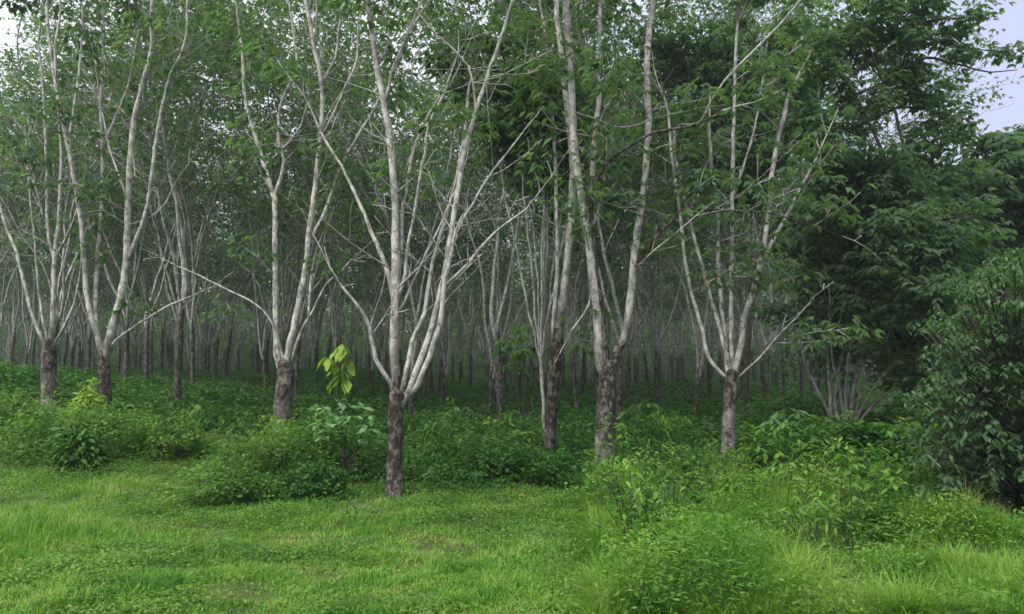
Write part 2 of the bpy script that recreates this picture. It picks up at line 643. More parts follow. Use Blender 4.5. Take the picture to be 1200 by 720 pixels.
traced_tree("rubber_tree", "grey forked rubber tree at the far left edge, one limb sweeping left out of frame", "tree", 14.0,
    [(58, 520, 17), (57, 470, 16), (57, 430, 16), (58, 398, 17)],
    [(0, .45), (.5, .62), (1.0, .74), (1.6, .78), (2.2, .68)],
    [([(52, 402), (48, 395), (37, 367), (27, 327), (18, 293), (3, 253), (-8, 200), (-14, 120), (-16, 40)], 7, 3, .05, .4),
     ([(60, 400), (62, 373), (63, 340), (64, 303), (69, 262), (70, 240), (72, 180), (68, 120), (64, 55)], 10, 4, -.05, .55,
      [([(63, 303), (57, 280), (55, 240), (54, 180), (50, 100), (45, 50)], 6, 3, .2), ([(67, 300), (83, 267), (92, 240), (100, 200)], 4, 2, -.2)]),
     ([(66, 400), (80, 373), (90, 343), (96, 300)], 6, 2.5, -.15, .4),
     ([(54, 395), (46, 350), (42, 300), (36, 240), (30, 170)], 5, 2, .3, .3)], seed=101, low=.3)

traced_tree("rubber_tree", "twin-trunked pale rubber tree beside the yellow-green plant, dark at its fork", "tree", 13.6,
    [(124, 520, 14), (123, 470, 14), (122, 435, 14), (121, 413, 16)], [(0, .6), (.5, .8), (1.6, .84), (2.2, .7)],
    [([(119, 416), (113, 390), (107, 372), (101, 340), (97, 280), (92, 240), (80, 173), (70, 127), (63, 83), (57, 43), (55, 5)], 10, 5, .04, .5,
      [([(82, 180), (83, 150), (93, 83), (97, 17)], 5, 3, .15)]),
     ([(117, 405), (112, 373), (113, 320), (119, 245), (120, 180), (118, 120), (121, 33), (119, 0)], 8, 4, .2, .4,
      [([(118, 117), (97, 80), (73, 40)], 4, 2, .2), ([(121, 185), (123, 167), (137, 133), (150, 100), (158, 60)], 4, 2.5, -.1)]),
     ([(125, 412), (133, 380), (142, 347), (148, 307), (150, 240), (152, 200), (157, 143), (167, 100), (177, 60), (178, 10)], 14, 6, -.06, .45,
      [([(149, 310), (160, 280), (173, 240), (183, 167), (190, 127), (200, 87), (217, 50), (220, 0)], 7, 4, -.1),
       ([(150, 245), (148, 230), (130, 180), (123, 147), (115, 110)], 4, 2, .2),
       ([(166, 268), (175, 255), (193, 240), (205, 215)], 3, 2, .1)]),
     ([(126, 411), (143, 393), (173, 373), (200, 357), (223, 348)], 5, 2.5, -.3, .2)], seed=102, low=.3)

traced_tree("rubber_tree", "tall white-stemmed rubber tree rising out of the leafy mound left of centre", "tree", 12.5,
    [(331, 525, 18), (330, 500, 18), (332, 470, 20), (335, 445, 22), (334, 425, 24)],
    [(0, .3), (.5, .48), (.9, .64), (1.5, .74), (2.2, .64)],
    [([(327, 428), (325, 415), (323, 373), (323, 323), (322, 240), (320, 228), (307, 187), (295, 143), (288, 120), (284, 60)], 12, 5, .05, .2,
      [([(321, 232), (333, 190), (327, 167), (328, 127), (337, 103), (348, 77), (343, 33), (338, 0)], 6, 4, .1),
       ([(333, 190), (347, 157), (358, 130), (366, 90)], 4, 2, -.2)]),
     ([(336, 430), (338, 412), (347, 373), (358, 317), (363, 267), (367, 240), (373, 187), (377, 147), (377, 100), (367, 50), (358, 0)], 13, 6, -.04, .2,
      [([(377, 100), (393, 67), (397, 33), (404, 0)], 4, 3, .1), ([(369, 60), (370, 30), (371, 0)], 4, 3, .2),
       ([(376, 160), (382, 152), (400, 112), (418, 70), (420, 27), (430, 0)], 5, 3, -.15),
       ([(363, 290), (383, 243), (400, 195), (421, 158), (443, 120), (467, 73), (483, 33)], 7, 4, .12)]),
     ([(341, 428), (352, 390), (367, 363), (383, 333), (400, 318)], 6, 2.5, -.2, .5, [([(360, 375), (364, 330), (372, 290), (388, 255)], 5, 2, .2)]),
     ([(326, 400), (318, 377), (300, 357), (267, 340), (233, 323), (207, 312)], 4, 2, -.1, .1)], seed=103, low=.35)

traced_tree("rubber_tree", "dark-trunked rubber tree nearest the grass clearing, many pale stems fanning from its low fork", "tree", 9.5,
    [(463, 578, 19), (463, 540, 18), (464, 500, 19), (464, 475, 22), (466, 462, 27)],
    [(0, .75), (.4, .88), (1.0, .88), (2, .72)],
    [([(460, 462), (458, 450), (440, 420), (433, 383), (423, 363), (400, 335)], 9, 4, -.2, .25),
     ([(464, 468), (463, 440), (462, 390), (463, 340), (463, 240), (457, 160), (448, 113), (440, 67), (433, 17), (430, 0)], 17, 8, .03, .75,
      [([(461, 353), (453, 313), (440, 283), (422, 240), (400, 195), (380, 163), (365, 130)], 9, 3, .1),
       ([(463, 345), (468, 330), (472, 240), (475, 233), (483, 183), (503, 133), (527, 100)], 7, 3, .15),
       ([(464, 350), (472, 333), (478, 290), (487, 240), (497, 180), (503, 147), (520, 110), (528, 87)], 7, 3, -.05),
       ([(449, 118), (463, 73), (477, 43), (490, 10)], 6, 4, -.1), ([(460, 80), (455, 50), (455, 7)], 4, 3, .1),
       ([(463, 372), (472, 357), (490, 317), (527, 240), (540, 205)], 5, 3, .2)]),
     ([(471, 458), (475, 440), (483, 400), (497, 367), (507, 307), (524, 250), (537, 197), (545, 150), (550, 100)], 9, 4, .22, .3),
     ([(478, 460), (483, 447), (503, 393), (517, 340), (527, 283), (535, 233), (543, 180), (557, 133), (567, 103), (580, 65)], 12, 6, .0, .25,
      [([(522, 310), (540, 262), (553, 240), (573, 207), (607, 163)], 5, 3, .12),
       ([(557, 133), (553, 90), (540, 67), (510, 40)], 4, 3, -.1), ([(521, 345), (547, 310), (580, 273), (617, 245)], 6, 3, -.12)]),
     ([(486, 456), (492, 443), (507, 407), (517, 370), (521, 335), (530, 290)], 11, 6, -.12, .1)], seed=104, low=.1)

traced_tree("rubber_tree", "slim rubber tree with a black lower trunk just left of the thick pale tree", "tree", 11.8,
    [(645, 560, 14), (645, 520, 13), (647, 473, 14), (650, 427, 16), (655, 385, 17)],
    [(0, .8), (.4, .95), (1.6, .95), (2.3, .8)],
    [([(655, 388), (658, 363), (663, 320), (670, 240), (671, 190), (666, 140), (660, 80), (652, 20)], 15, 8, .06, .6),
     ([(650, 400), (648, 388), (651, 345), (653, 307), (652, 240), (650, 170), (645, 110), (640, 50)], 8, 5, .25, .2)], seed=105, low=.3)

traced_tree("rubber_tree", "thickest rubber tree right of centre, peeling mottled trunk and a dark arching branch", "tree", 10.4,
    [(707, 558, 21), (708, 520, 21), (710, 480, 23), (712, 445, 24), (711, 430, 27)],
    [(0, .25), (.35, .5), (.8, .72), (1.4, .82), (2, .74)],
    [([(704, 432), (702, 415), (700, 367), (693, 307), (683, 240), (674, 180), (671, 140), (669, 83), (664, 20), (663, 0)], 15, 11, .02, .5,
      [([(688, 262), (693, 240), (697, 160), (702, 117), (702, 80), (703, 27), (704, 0)], 11, 6, .12),
       ([(694, 320), (690, 357), (670, 387)], 4, 2, 0), ([(670, 130), (700, 140), (733, 150), (760, 140)], 3, 1.5, -.6)]),
     ([(718, 430), (721, 415), (730, 400), (737, 367), (743, 307), (747, 273), (753, 233), (758, 180), (760, 140), (758, 67), (765, 0)], 14, 9, .05, .95,
      [([(746, 315), (752, 300), (767, 280), (793, 253), (803, 245), (850, 247), (900, 250), (943, 262), (987, 277)], 6, 1.5, -.4, 1.0)]),
     ([(693, 245), (695, 230), (700, 207), (720, 183), (747, 167), (767, 156), (800, 150), (823, 143), (847, 130)], 7, 3, -.5, 1.0)],
    seed=106, low=.55)

traced_tree("rubber_tree", "candelabra-shaped pale rubber tree at the edge of the tall weeds, one limb bowing left", "tree", 10.7,
    [(852, 553, 17), (853, 520, 16), (855, 480, 15), (857, 450, 17), (857, 437, 20)],
    [(0, .2), (.3, .42), (.6, .62), (1.4, .8), (2, .75)],
    [([(854, 446), (848, 440), (830, 420), (823, 387), (813, 353), (803, 307), (797, 250), (793, 225), (787, 180), (783, 133)], 7, 4, -.05, .15),
     ([(855, 445), (852, 430), (847, 373), (842, 307), (840, 240), (834, 200), (831, 150)], 7, 5, .12, .2),
     ([(858, 440), (857, 400), (857, 340), (858, 240), (860, 140), (862, 70)], 8, 5, .2, .25,
      [([(859, 235), (863, 220), (877, 177), (887, 140), (892, 103)], 5, 3, .0)]),
     ([(860, 444), (862, 430), (870, 400), (872, 373), (883, 340), (895, 290), (901, 240), (907, 187), (917, 143), (925, 110)], 12, 6, .0, .4,
      [([(888, 325), (903, 287), (920, 257), (940, 217), (953, 193)], 8, 4, .1)]),
     ([(864, 446), (867, 440), (890, 420), (913, 393), (933, 373)], 5, 2, -.2, .3, [([(903, 403), (920, 396), (938, 392)], 2, 1, -.2, 1.0)]),
     ([(790, 175), (820, 143), (843, 103), (873, 70), (913, 30)], 5, 3, -.3, .1)], seed=107, low=.5)

traced_tree("spreading_tree", "low many-stemmed tree with a dark hollow base under the dense green canopy", "tree", 14.2,
    [(986, 525, 30), (986, 508, 25), (986, 498, 24)], [(0, .9), (.6, .95), (1, .9)],  # solid stump coloured near-black in place of the shade in the hollow
    [([(976, 502), (973, 473), (970, 427), (968, 380)], 8, 4, .1, .3),
     ([(984, 500), (978, 470), (987, 420), (997, 393), (1004, 340)], 8, 4, .2, .2),
     ([(992, 500), (991, 460), (996, 410), (1003, 380)], 7, 4, -.1, .2),
     ([(996, 500), (997, 473), (1007, 427), (1012, 397), (1018, 330)], 11, 5, .1, .2),
     ([(1000, 500), (1013, 473), (1033, 443), (1053, 423), (1073, 418), (1110, 380)], 6, 3, -.1, .1),
     ([(978, 500), (962, 465), (945, 430), (938, 390)], 6, 3, .15, .2),
     ([(989, 498), (984, 455), (975, 420), (972, 370)], 6, 3, -.15, .2),
     ([(999, 500), (1008, 462), (1020, 430), (1040, 395), (1052, 370)], 6, 3, .2, .1),
     ([(1000, 502), (1020, 478), (1053, 450), (1070, 430), (1090, 400)], 6, 3, .1, .1)],
    mat=M_BARK_GREY, seed=108, low=.9, group=None)

# ------------------------------------------------------------------ plantation behind: rows of rubber trees
variants = [rubber_tree_mesh(300 + i, 9.5 + 0.85 * i) for i in range(9)]
for a, b in variants:
    a.materials.append(M_BARK_FAR)
    b.materials.append(M_CROWN)

edge_names = {57: "the left-edge tree", 122: "the twin-trunked tree", 333: "the white-stemmed tree",
              464: "the dark fan-shaped tree", 649: "the slim black-based tree", 710: "the thickest mottled tree",
              855: "the candelabra-shaped tree", 986: "the low tree"}
eks = sorted(edge_names)
ords = ["first", "second", "third", "fourth", "fifth", "sixth", "seventh", "eighth", "ninth", "tenth", "eleventh", "twelfth"]
spots = []
row = 0
y = 18.5
while y < 58:
    half = y * 0.70 + 2.5
    x = -half + (row % 2) * 1.7
    while x < half:
        jx, jy = Rr.gauss(0, 0.35), Rr.gauss(0, 0.4)
        X_, Y_ = x + jx, y + jy
        px = 600 + F * X_ / Y_
        right_open = px > 1000      # the plantation ends here
        clash = any(abs(px - e) < 14 for e, dd in edge_px) and Y_ < 22
        if not right_open and not clash and -60 < px < 1260:
            spots.append((X_, Y_, px))
        x += 2.55
    y += 2.9 + 0.026 * y
    row += 1
mids, fars = [s for s in spots if s[1] < 27], [s for s in spots if s[1] >= 27]
seen = {}
mids.sort(key=lambda s: s[2])


def put_rubber(s, label, group):
    v = Rr.randrange(5, 9) if s[1] < 33 else Rr.randrange(0, 5)
    t = thing("rubber_tree", label, "tree", (s[0], s[1], float(ground(s[0], s[1]))), group)
    t.rotation_euler = (0, 0, Rr.uniform(0, 6.28))
    k = Rr.uniform(0.9, 1.12)
    t.scale = (k, k, k)
    link("trunk", variants[v][0], None, t)
    link("crown", variants[v][1], None, t)
    return t


for s in mids:
    near = [e for e in eks if e <= s[2]]
    key = near[-1] if near else None
    seen[key] = seen.get(key, 0) + 1
    o = ords[seen[key] - 1]
    if key is None:
        lab = f"slender rubber tree in the row behind, {o} from the left edge"
    else:
        lab = f"slender rubber tree in the row behind, {o} to the right of {edge_names[key]}"
    put_rubber(s, lab, "rubber trees in the rows just behind the edge")
for s in fars:
    put_rubber(s, "thin rubber tree deep in the dim plantation, dark trunk below pale stems", "rubber trees deep in the plantation")

# the far end of the plantation, one hazy mass
gen = np.random.default_rng(77)
tb = Tubes(4)
for i in range(420):
    yy = gen.uniform(58, 88)
    xx = gen.uniform(-0.75, 0.52) * yy
    gz = float(ground(xx, yy))
    h = gen.uniform(6, 10)
    tb.add([[xx, yy, gz - .2], [xx + gen.normal(0, .2), yy, gz + 2.2], [xx + gen.normal(0, .8), yy, gz + h]], [.13, .11, .05], [.6, .5, .1], 0, 5)
n = 42000
yy = gen.uniform(60, 100, n)
xx = gen.uniform(-0.78, 0.58, n) * yy
top = 8 + 6 * noise(xx, yy, 6.0) - 4.5 * sstep((xx / yy - 0.36) / 0.15)
zz = 3.5 + (top - 3.5) * gen.random(n) ** 0.8
lo = gen.random(n) < 0.45
zz[lo] = gen.uniform(0, 3.5, lo.sum())
c = np.stack([xx, yy, ground(xx, yy) + zz], 1)
lv = Leaves()
lv.add(trifoliate(c, 2, 0.34, 0.17, 0.6, 0.5))
n2_ = 26000
yy = gen.uniform(84, 104, n2_)
xx = gen.uniform(-0.9, 0.75, n2_) * yy
c = np.stack([xx, yy, ground(xx, yy) + 8.5 * gen.random(n2_) ** 1.2], 1)
lv.add(trifoliate(c, 2, 0.6, 0.34, 0.6, 0.5))
fw = link("far_wood", lv.mesh("far_wood"), M_CROWN)
tag(fw, "hazy mass of trees closing the far end of the plantation", "wood", kind="stuff")
link("trunk", tb.mesh("far_trunks"), M_BARK_FAR, fw)["kind"] = "stuff"


# ------------------------------------------------------------------ foliage masses
def mound_leaves(rx, ry, rz, n, L, W, droop=0.3, seed=1, rough=0.35, core=0.55, flat=0.0):
    """leaves through an uneven dome; the dome stands on z = 0"""
    g = np.random.default_rng(seed)
    d = unit(g.normal(size=(n, 3)))
    d[:, 2] = np.abs(d[:, 2])
    az = np.arctan2(d[:, 1], d[:, 0])
    bump = 1 + rough * (noise(az * 2.2 + seed, d[:, 2] * 3 + seed, 0.9) - 0.5) * 2 + 0.3 * rough * (noise(az * 6 + seed, d[:, 2] * 8, 0.8) - 0.5) * 2
    rad = (core + (1 - core) * g.random(n) ** 0.6) * bump
    c = d * rad[:, None] * np.array([rx, ry, rz])
    ax = unit(d * np.array([1, 1, 0.3]) + g.normal(0, 0.6, (n, 3)))
    ax[:, 2] = ax[:, 2] * 0.5 - droop * g.random(n)
    side = np.stack([-ax[:, 1], ax[:, 0], g.normal(0, 0.5, n)], 1)
    s = 0.65 + 0.7 * g.random(n)
    return leaf_quads(c, ax, side, L * s, W * s)


def stems(h, n, spread, r, seed, tall=1.0):
    g = np.random.default_rng(seed)
    tb = Tubes(5)
    for i in range(n):
        a = g.uniform(0, 6.28)
        q = g.uniform(0.2, 1) * spread
        e = np.array([math.cos(a) * q, math.sin(a) * q, h * g.uniform(0.7, 1) * tall])
        tb.add(spline([[0.03 * math.cos(a), 0.03 * math.sin(a), -0.08], e * np.array([.35, .35, .55]), e], 0.15, 0.005), np.linspace(r, r * 0.4, len(spline([[0, 0, -0.08], e * np.array([.35, .35, .55]), e], 0.15)))[:1].repeat(1) if False else r * 0.7, 0.3)
    return tb


def bush(name, label, px, py_base, d, wpx, hpx, mat, L=0.08, W=0.05, n=2500, seed=1, cat="bush", group=None, depth=None, droop=0.3, rough=0.35, stem=True):
    """px, py_base: foot in the photograph at distance d; wpx, hpx: visible size"""
    x = (px - 600) / F * d
    z = float(ground(x, d))
    k = d / F
    rx, rz = wpx * k / 2, hpx * k
    if depth is None:
        depth = rx * 0.8
    t = thing(name, label, cat, (x, d, z), group)
    if cat in ('bush', 'weeds'):
        f = 0.47 if cat == 'weeds' else 0.66
        n, L, W = int(n * (4.2 if cat == 'weeds' else 2.4)), L * f, W * f * .95
        rough = .6
    v, q = mound_leaves(rx, depth, rz * (.62 if cat == "weeds" else .78), n, L, W, droop, seed, rough)
    if cat in ('bush', 'weeds'):            # young shoots standing clear of the mass
        gg = np.random.default_rng(seed + 900)
        lv = Leaves()
        lv.add((v, q))
        for i in range(int(14 * wpx / 100) + 6):
            a_, q_ = gg.uniform(0, 6.28), math.sqrt(gg.random())
            foot = np.array([math.cos(a_) * q_ * rx, math.sin(a_) * q_ * depth, rz * .55 * math.sqrt(max(0.05, 1 - q_ * q_))])
            top_ = foot + np.array([gg.normal(0, .12), gg.normal(0, .12), gg.uniform(.10, .34) * (.5 + rz)])
            m_ = 14
            u_ = gg.random(m_)[:, None]
            cc = foot + (top_ - foot) * u_
            aa = gg.uniform(0, 6.28, m_)
            ax_ = np.stack([np.cos(aa), np.sin(aa), gg.uniform(-.3, .9, m_)], 1)
            lv.add(leaf_quads(cc, ax_, np.stack([-np.sin(aa), np.cos(aa), gg.normal(0, .3, m_)], 1), L * gg.uniform(.8, 1.7, m_), W * gg.uniform(.6, 1.2, m_)))
        v, q = np.concatenate(lv.v), np.concatenate(lv.q)
    link("foliage", mesh("foliage", v, q), mat, t)
    if stem:
        link("stem", stems(rz * 0.75, 7, rx * 0.6, 0.012, seed).mesh("stem"), M_TWIG, t)
    return t


B = bush
grp = "creeper-covered mounds in the clearing"
B("bush", "wide creeper mound with a dark shaded face, left of the clearing", 120, 545, 12.2, 185, 62, M_BUSH, .085, .06, 5200, 201, group=grp, depth=1.1)
B("bush", "lower rounded creeper mound joining the wide one on its right", 200, 548, 12.4, 90, 48, M_BUSH, .08, .055, 2600, 202, group=grp, depth=.9)
B("bush", "large bright creeper mound at the foot of the white-stemmed tree", 335, 572, 11.0, 180, 74, M_BUSH, .085, .06, 6500, 203, group=grp, depth=1.3)
B("bush", "small ragged mound in front of the large bright one", 268, 604, 9.3, 108, 42, M_BUSH, .07, .045, 2600, 204, group=grp)
B("bush", "dark glossy creeper hump at the right end of the large mound", 365, 598, 9.6, 75, 42, M_COVER, .075, .05, 1800, 205, group=grp)
B("bush", "pale leafy mound at the left edge under the grey forked tree", 18, 520, 13.0, 110, 45, M_BUSH, .085, .06, 2400, 206, group=grp)
B("bush", "low green mound behind the clearing between mound and dark trunk", 425, 560, 11.0, 120, 48, M_COVER, .085, .055, 2200, 207, group=grp)
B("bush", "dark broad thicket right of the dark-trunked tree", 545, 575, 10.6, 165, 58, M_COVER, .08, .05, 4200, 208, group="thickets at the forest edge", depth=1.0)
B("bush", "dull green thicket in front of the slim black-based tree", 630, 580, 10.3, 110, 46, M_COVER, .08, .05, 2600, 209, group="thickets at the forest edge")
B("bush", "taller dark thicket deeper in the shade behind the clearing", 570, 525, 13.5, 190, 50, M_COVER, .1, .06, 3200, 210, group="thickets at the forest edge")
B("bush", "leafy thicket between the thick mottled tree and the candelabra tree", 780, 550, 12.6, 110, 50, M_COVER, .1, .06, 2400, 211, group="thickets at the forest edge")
B("shrub", "small dark leafy sapling standing in the grass before the wide mound", 96, 574, 10.6, 56, 74, M_COVER, .11, .055, 900, 212, cat="shrub", droop=.6)
B("plant", "bushy yellow-green plant at the foot of the twin-trunked tree", 103, 482, 12.6, 46, 86, M_YELLOW, .12, .04, 2200, 213, cat="plant", droop=1.0)

B("thicket", "tall dark thicket between the many-stemmed low tree and the right-hand bush", 1125, 530, 13.2, 150, 150, M_DARKLEAF, .15, .06, 4500, 214, cat="thicket", depth=1.2, rough=.5)
wg = "weed clumps in the overgrown right foreground"
B("weed_clump", "tall yellow-green weed mound in front of the thick mottled tree", 745, 620, 8.2, 140, 44, M_WEED, .10, .025, 3000, 221, cat="weeds", group=wg)
B("weed_clump", "bright broad-leaved weeds low in the foreground, right of the grass", 815, 700, 6.2, 90, 46, M_WEED, .075, .045, 2600, 222, cat="weeds", group=wg)
B("weed_clump", "fresh green leafy mound at the base of the candelabra tree", 890, 605, 8.8, 100, 42, M_BUSH, .08, .05, 3600, 223, cat="weeds", group=wg)
B("weed_clump", "wide leafy weed mound below the many-stemmed low tree", 990, 595, 9.6, 130, 56, M_COVER, .085, .05, 4200, 224, cat="weeds", group=wg)
B("weed_clump", "grassy weed mound with dry stalks before the leafy mounds", 880, 660, 7.2, 110, 30, M_WEED, .09, .025, 3400, 225, cat="weeds", group=wg)
B("weed_clump", "olive leafy weed mound in the middle of the right foreground", 985, 660, 7.2, 95, 40, M_BUSH, .07, .04, 3400, 226, cat="weeds", group=wg)
B("weed_clump", "dark low weeds at the bottom edge between the brighter clumps", 940, 735, 5.6, 120, 36, M_COVER, .06, .03, 3000, 227, cat="weeds", group=wg)
B("weed_clump", "small white-flecked leafy clump in front of the right-hand bush", 1085, 640, 7.6, 95, 52, M_COVER, .08, .05, 1500, 228, cat="weeds", group=wg)
B("weed_clump", "tangled green mound under the dense canopy at right", 1065, 570, 11.0, 130, 55, M_COVER, .085, .05, 2400, 229, cat="weeds", group=wg)


def whorl_shrub(name, label, px, d, tips, mat, L, W, k=7, seed=1, cat="shrub", group=None, droop=.8, stem_r=.012, smat=None):
    """stems to traced tips, a whorl of hanging leaves on each"""
    g = np.random.default_rng(seed)
    x = (px - 600) / F * d
    base = np.array([x, d, float(ground(x, d))])
    t = thing(name, label, cat, base, group)
    tb = Tubes(5)
    lv = Leaves()
    for (tx, ty, dd) in tips:
        e = P(tx, ty, d + dd) - base
        s = spline([[0, 0, -.1], e * np.array([.3, .3, .55]) + g.normal(0, .04, 3), e], .12, .004)
        tb.add(s, np.linspace(stem_r, stem_r * .4, len(s)), .1)
        for (c, kk) in ((e, k), (s[int(len(s) * .8)], k // 2)):
            a = g.uniform(0, 6.28, kk)
            b = np.repeat(c[None, :], kk, 0) + g.normal(0, .03, (kk, 3))
            ax = np.stack([np.cos(a), np.sin(a), -droop * g.uniform(.3, 1.3, kk)], 1)
            side = np.stack([-np.sin(a), np.cos(a), g.normal(0, .3, kk)], 1)
            sz = g.uniform(.7, 1.2, kk)
            lv.add(leaf_quads(b, ax, side, L * sz, W * sz, .12))
    link("stem", tb.mesh("stem"), smat or M_TWIG, t)
    link("foliage", lv.mesh("foliage"), mat, t)
    return t


whorl_shrub("sapling", "sapling with big hanging yellow-green leaves left of the dark-trunked tree", 402, 11.4,
    [(398, 412, 0), (384, 420, -.1), (410, 425, .1), (393, 432, .05), (400, 405, -.1)], M_YELLOW, .23, .105, 8, 31, "sapling", droop=1.6)
whorl_shrub("plant", "broad-leaved plant with pale flat leaves under the yellow-green sapling", 408, 10.6,
    [(380, 480, -.1), (400, 472, 0), (420, 475, .1), (432, 490, 0), (390, 492, -.2), (410, 488, -.3), (425, 505, -.3), (375, 500, 0), (440, 505, .1)], M_PALE, .17, .075, 9, 32, "plant", droop=.35)
whorl_shrub("sapling", "round-headed young tree in the shade left of the slim black-based tree", 612, 15.5,
    [(590, 400, 0), (605, 385, .2), (620, 383, -.2), (634, 398, 0), (598, 405, -.3), (625, 408, .3), (612, 395, 0), (640, 410, .1), (585, 412, .1), (612, 412, -.4), (604, 398, .4), (628, 392, .4)], M_BRIGHT, .2, .085, 14, 33, "sapling", droop=.5)
whorl_shrub("plant", "pale wide-leaved plant between the candelabra tree and the many-stemmed tree", 922, 11.6,
    [(905, 492, 0), (920, 480, 0), (935, 482, .1), (925, 495, -.2), (945, 492, 0), (912, 485, .2)], M_PALE, .22, .07, 7, 34, "plant", droop=.6)
whorl_shrub("sapling", "thin grey sapling alone at the grass edge below the dark trunk", 413, 8.4, [(412, 590, 0), (405, 600, 0), (418, 598, .05)], M_DARKLEAF, .06, .03, 4, 35, "sapling", stem_r=.006)

g = np.random.default_rng(44)
for i, (px, d) in enumerate([(500, 12.5), (535, 11.4), (590, 11.8), (610, 13.0), (668, 12.2), (738, 12.4), (760, 11.4), (800, 13.4), (822, 11.0), (890, 12.6),
                             (955, 12.0), (1005, 11.2), (1040, 12.2), (420, 13.5), (380, 12.6), (560, 15.0), (690, 14.5), (280, 13.4), (225, 14.0), (480, 11.2)]):
    h = g.uniform(.55, 1.15)
    gz = float(ground((px - 600) / F * d, d))
    py = HZ + (EYE - gz - h) * F / d
    tips = [(px + g.normal(0, 16), py + g.uniform(0, .6) * h * F / d, g.normal(0, .15)) for j in range(g.integers(4, 9))]
    whorl_shrub("seedling", "leafy young plant standing up out of the shaded undergrowth", px, d, tips, [M_COVER, M_BRIGHT, M_BUSH, M_COVER][i % 4], g.uniform(.11, .19), g.uniform(.04, .075), 9, 400 + i, "plant",
                "young plants in the shaded undergrowth", g.uniform(.2, .9), .007)

g = np.random.default_rng(45)
for i in range(44):
    d = g.uniform(6.2, 10.8)
    px = g.uniform(660 + (10.8 - d) * 16, 1120)
    h = g.uniform(.45, 1.0)
    gz = float(ground((px - 600) / F * d, d))
    py = HZ + (EYE - gz - h) * F / d
    tips = [(px + g.normal(0, 22), py + g.uniform(0, .7) * h * F / d, g.normal(0, .15)) for j in range(g.integers(5, 12))]
    whorl_shrub("weed", "upright leafy weed standing out of the tangle in the right foreground", px, d, tips, [M_WEED, M_BUSH, M_COVER, M_WEED, M_BUSH][i % 5], g.uniform(.06, .12), g.uniform(.02, .05), 10, 500 + i, "weed",
                "upright weeds in the right foreground", g.uniform(.1, .8), .005)

# the drooping grey-green bush filling the right edge
g = np.random.default_rng(41)
tips = []
for i in range(1150):
    u, v_ = g.random(), g.random()
    ty = 305 + 345 * v_
    edge = np.interp(ty, [305, 370, 450, 500, 560, 600, 650], [1185, 1100, 1085, 1068, 1090, 1110, 1150])
    tips.append((edge + g.normal(0, 14) + (1300 - edge) * u ** 1.2, ty + g.normal(0, 12), g.uniform(-1.2, 1.5)))
whorl_shrub("large_bush", "big drooping dark-leaved bush filling the right edge", 1185, 8.3, tips, M_DARKLEAF, .085, .038, 12, 42, "bush", droop=.9, stem_r=.014)


# ------------------------------------------------------------------ dense trees on the right
def broad_tree(name, label, px, d, h, blobs, mat, seed, nleaf, group=None, bark=M_TWIG, L=.15, W=.06, sprays=(), tr=.07):
    """a tree whose limbs run to leaf masses: blobs = (px, py, depth offset, radius m)"""
    g = np.random.default_rng(seed)
    x = (px - 600) / F * d
    base = np.array([x, d, float(ground(x, d))])
    t = thing(name, label, "tree", base, group)
    tb = Tubes(8)
    fork = np.array([g.normal(0, .1), g.normal(0, .1), h * .22])
    tb.add(spline([[0, 0, -.3], fork * .5, fork], .2, .01), np.full(len(spline([[0, 0, -.3], fork * .5, fork], .2)), tr), .35, .06)
    cents = []
    for (bx, by, bd, br) in blobs:
        c = P(bx, by, d + bd) - base
        s = spline([fork - np.array([0, 0, .15]), fork * .5 + c * .5 + np.array([0, 0, .15 * h * .3]) + g.normal(0, .15, 3), c], .25, .012)
        tb.add(s, np.linspace(tr * .6, .015, len(s)), .1, .05, 6)
        lf = []
        for j in range(int(6 + br * 5)):
            dd = rand_unit(1)[0]
            dd[2] = dd[2] * .5 + .1
            grow(tb, lf, s[int(len(s) * g.uniform(.75, 1)) - 1], dd, .018, br * g.uniform(.6, 1.05), 1, g, True, .2, .05, 4, .05)
        cents.extend(lf)
    for sp in sprays:
        pp = np.array([P(a, b, d + c) for a, b, c in sp]) - base
        s = spline(pp, .15, .012)
        tb.add(s, np.linspace(.04, .008, len(s)), .1, .05, 5)
        lf = []
        for j in range(int(len(s) * .55)):
            i = int(g.uniform(.15, 1) * (len(s) - 1))
            dd = unit((s[min(i + 1, len(s) - 1)] - s[i - 1]) + g.normal(0, .06, 3))
            grow(tb, lf, s[i], dd + g.normal(0, .7, 3), .009, g.uniform(.35, .95), 1, g, True, .2, .05, 3, 0)
        cents.extend(lf)
    cents = np.array(cents)
    if len(cents) > nleaf:
        cents = cents[g.choice(len(cents), nleaf, False)]
    lv = Leaves()
    lv.add(trifoliate(cents, 5, L, W, .26, .7))
    link("trunk", tb.mesh("trunk"), bark, t)
    link("crown", lv.mesh("crown"), mat, t)
    return t


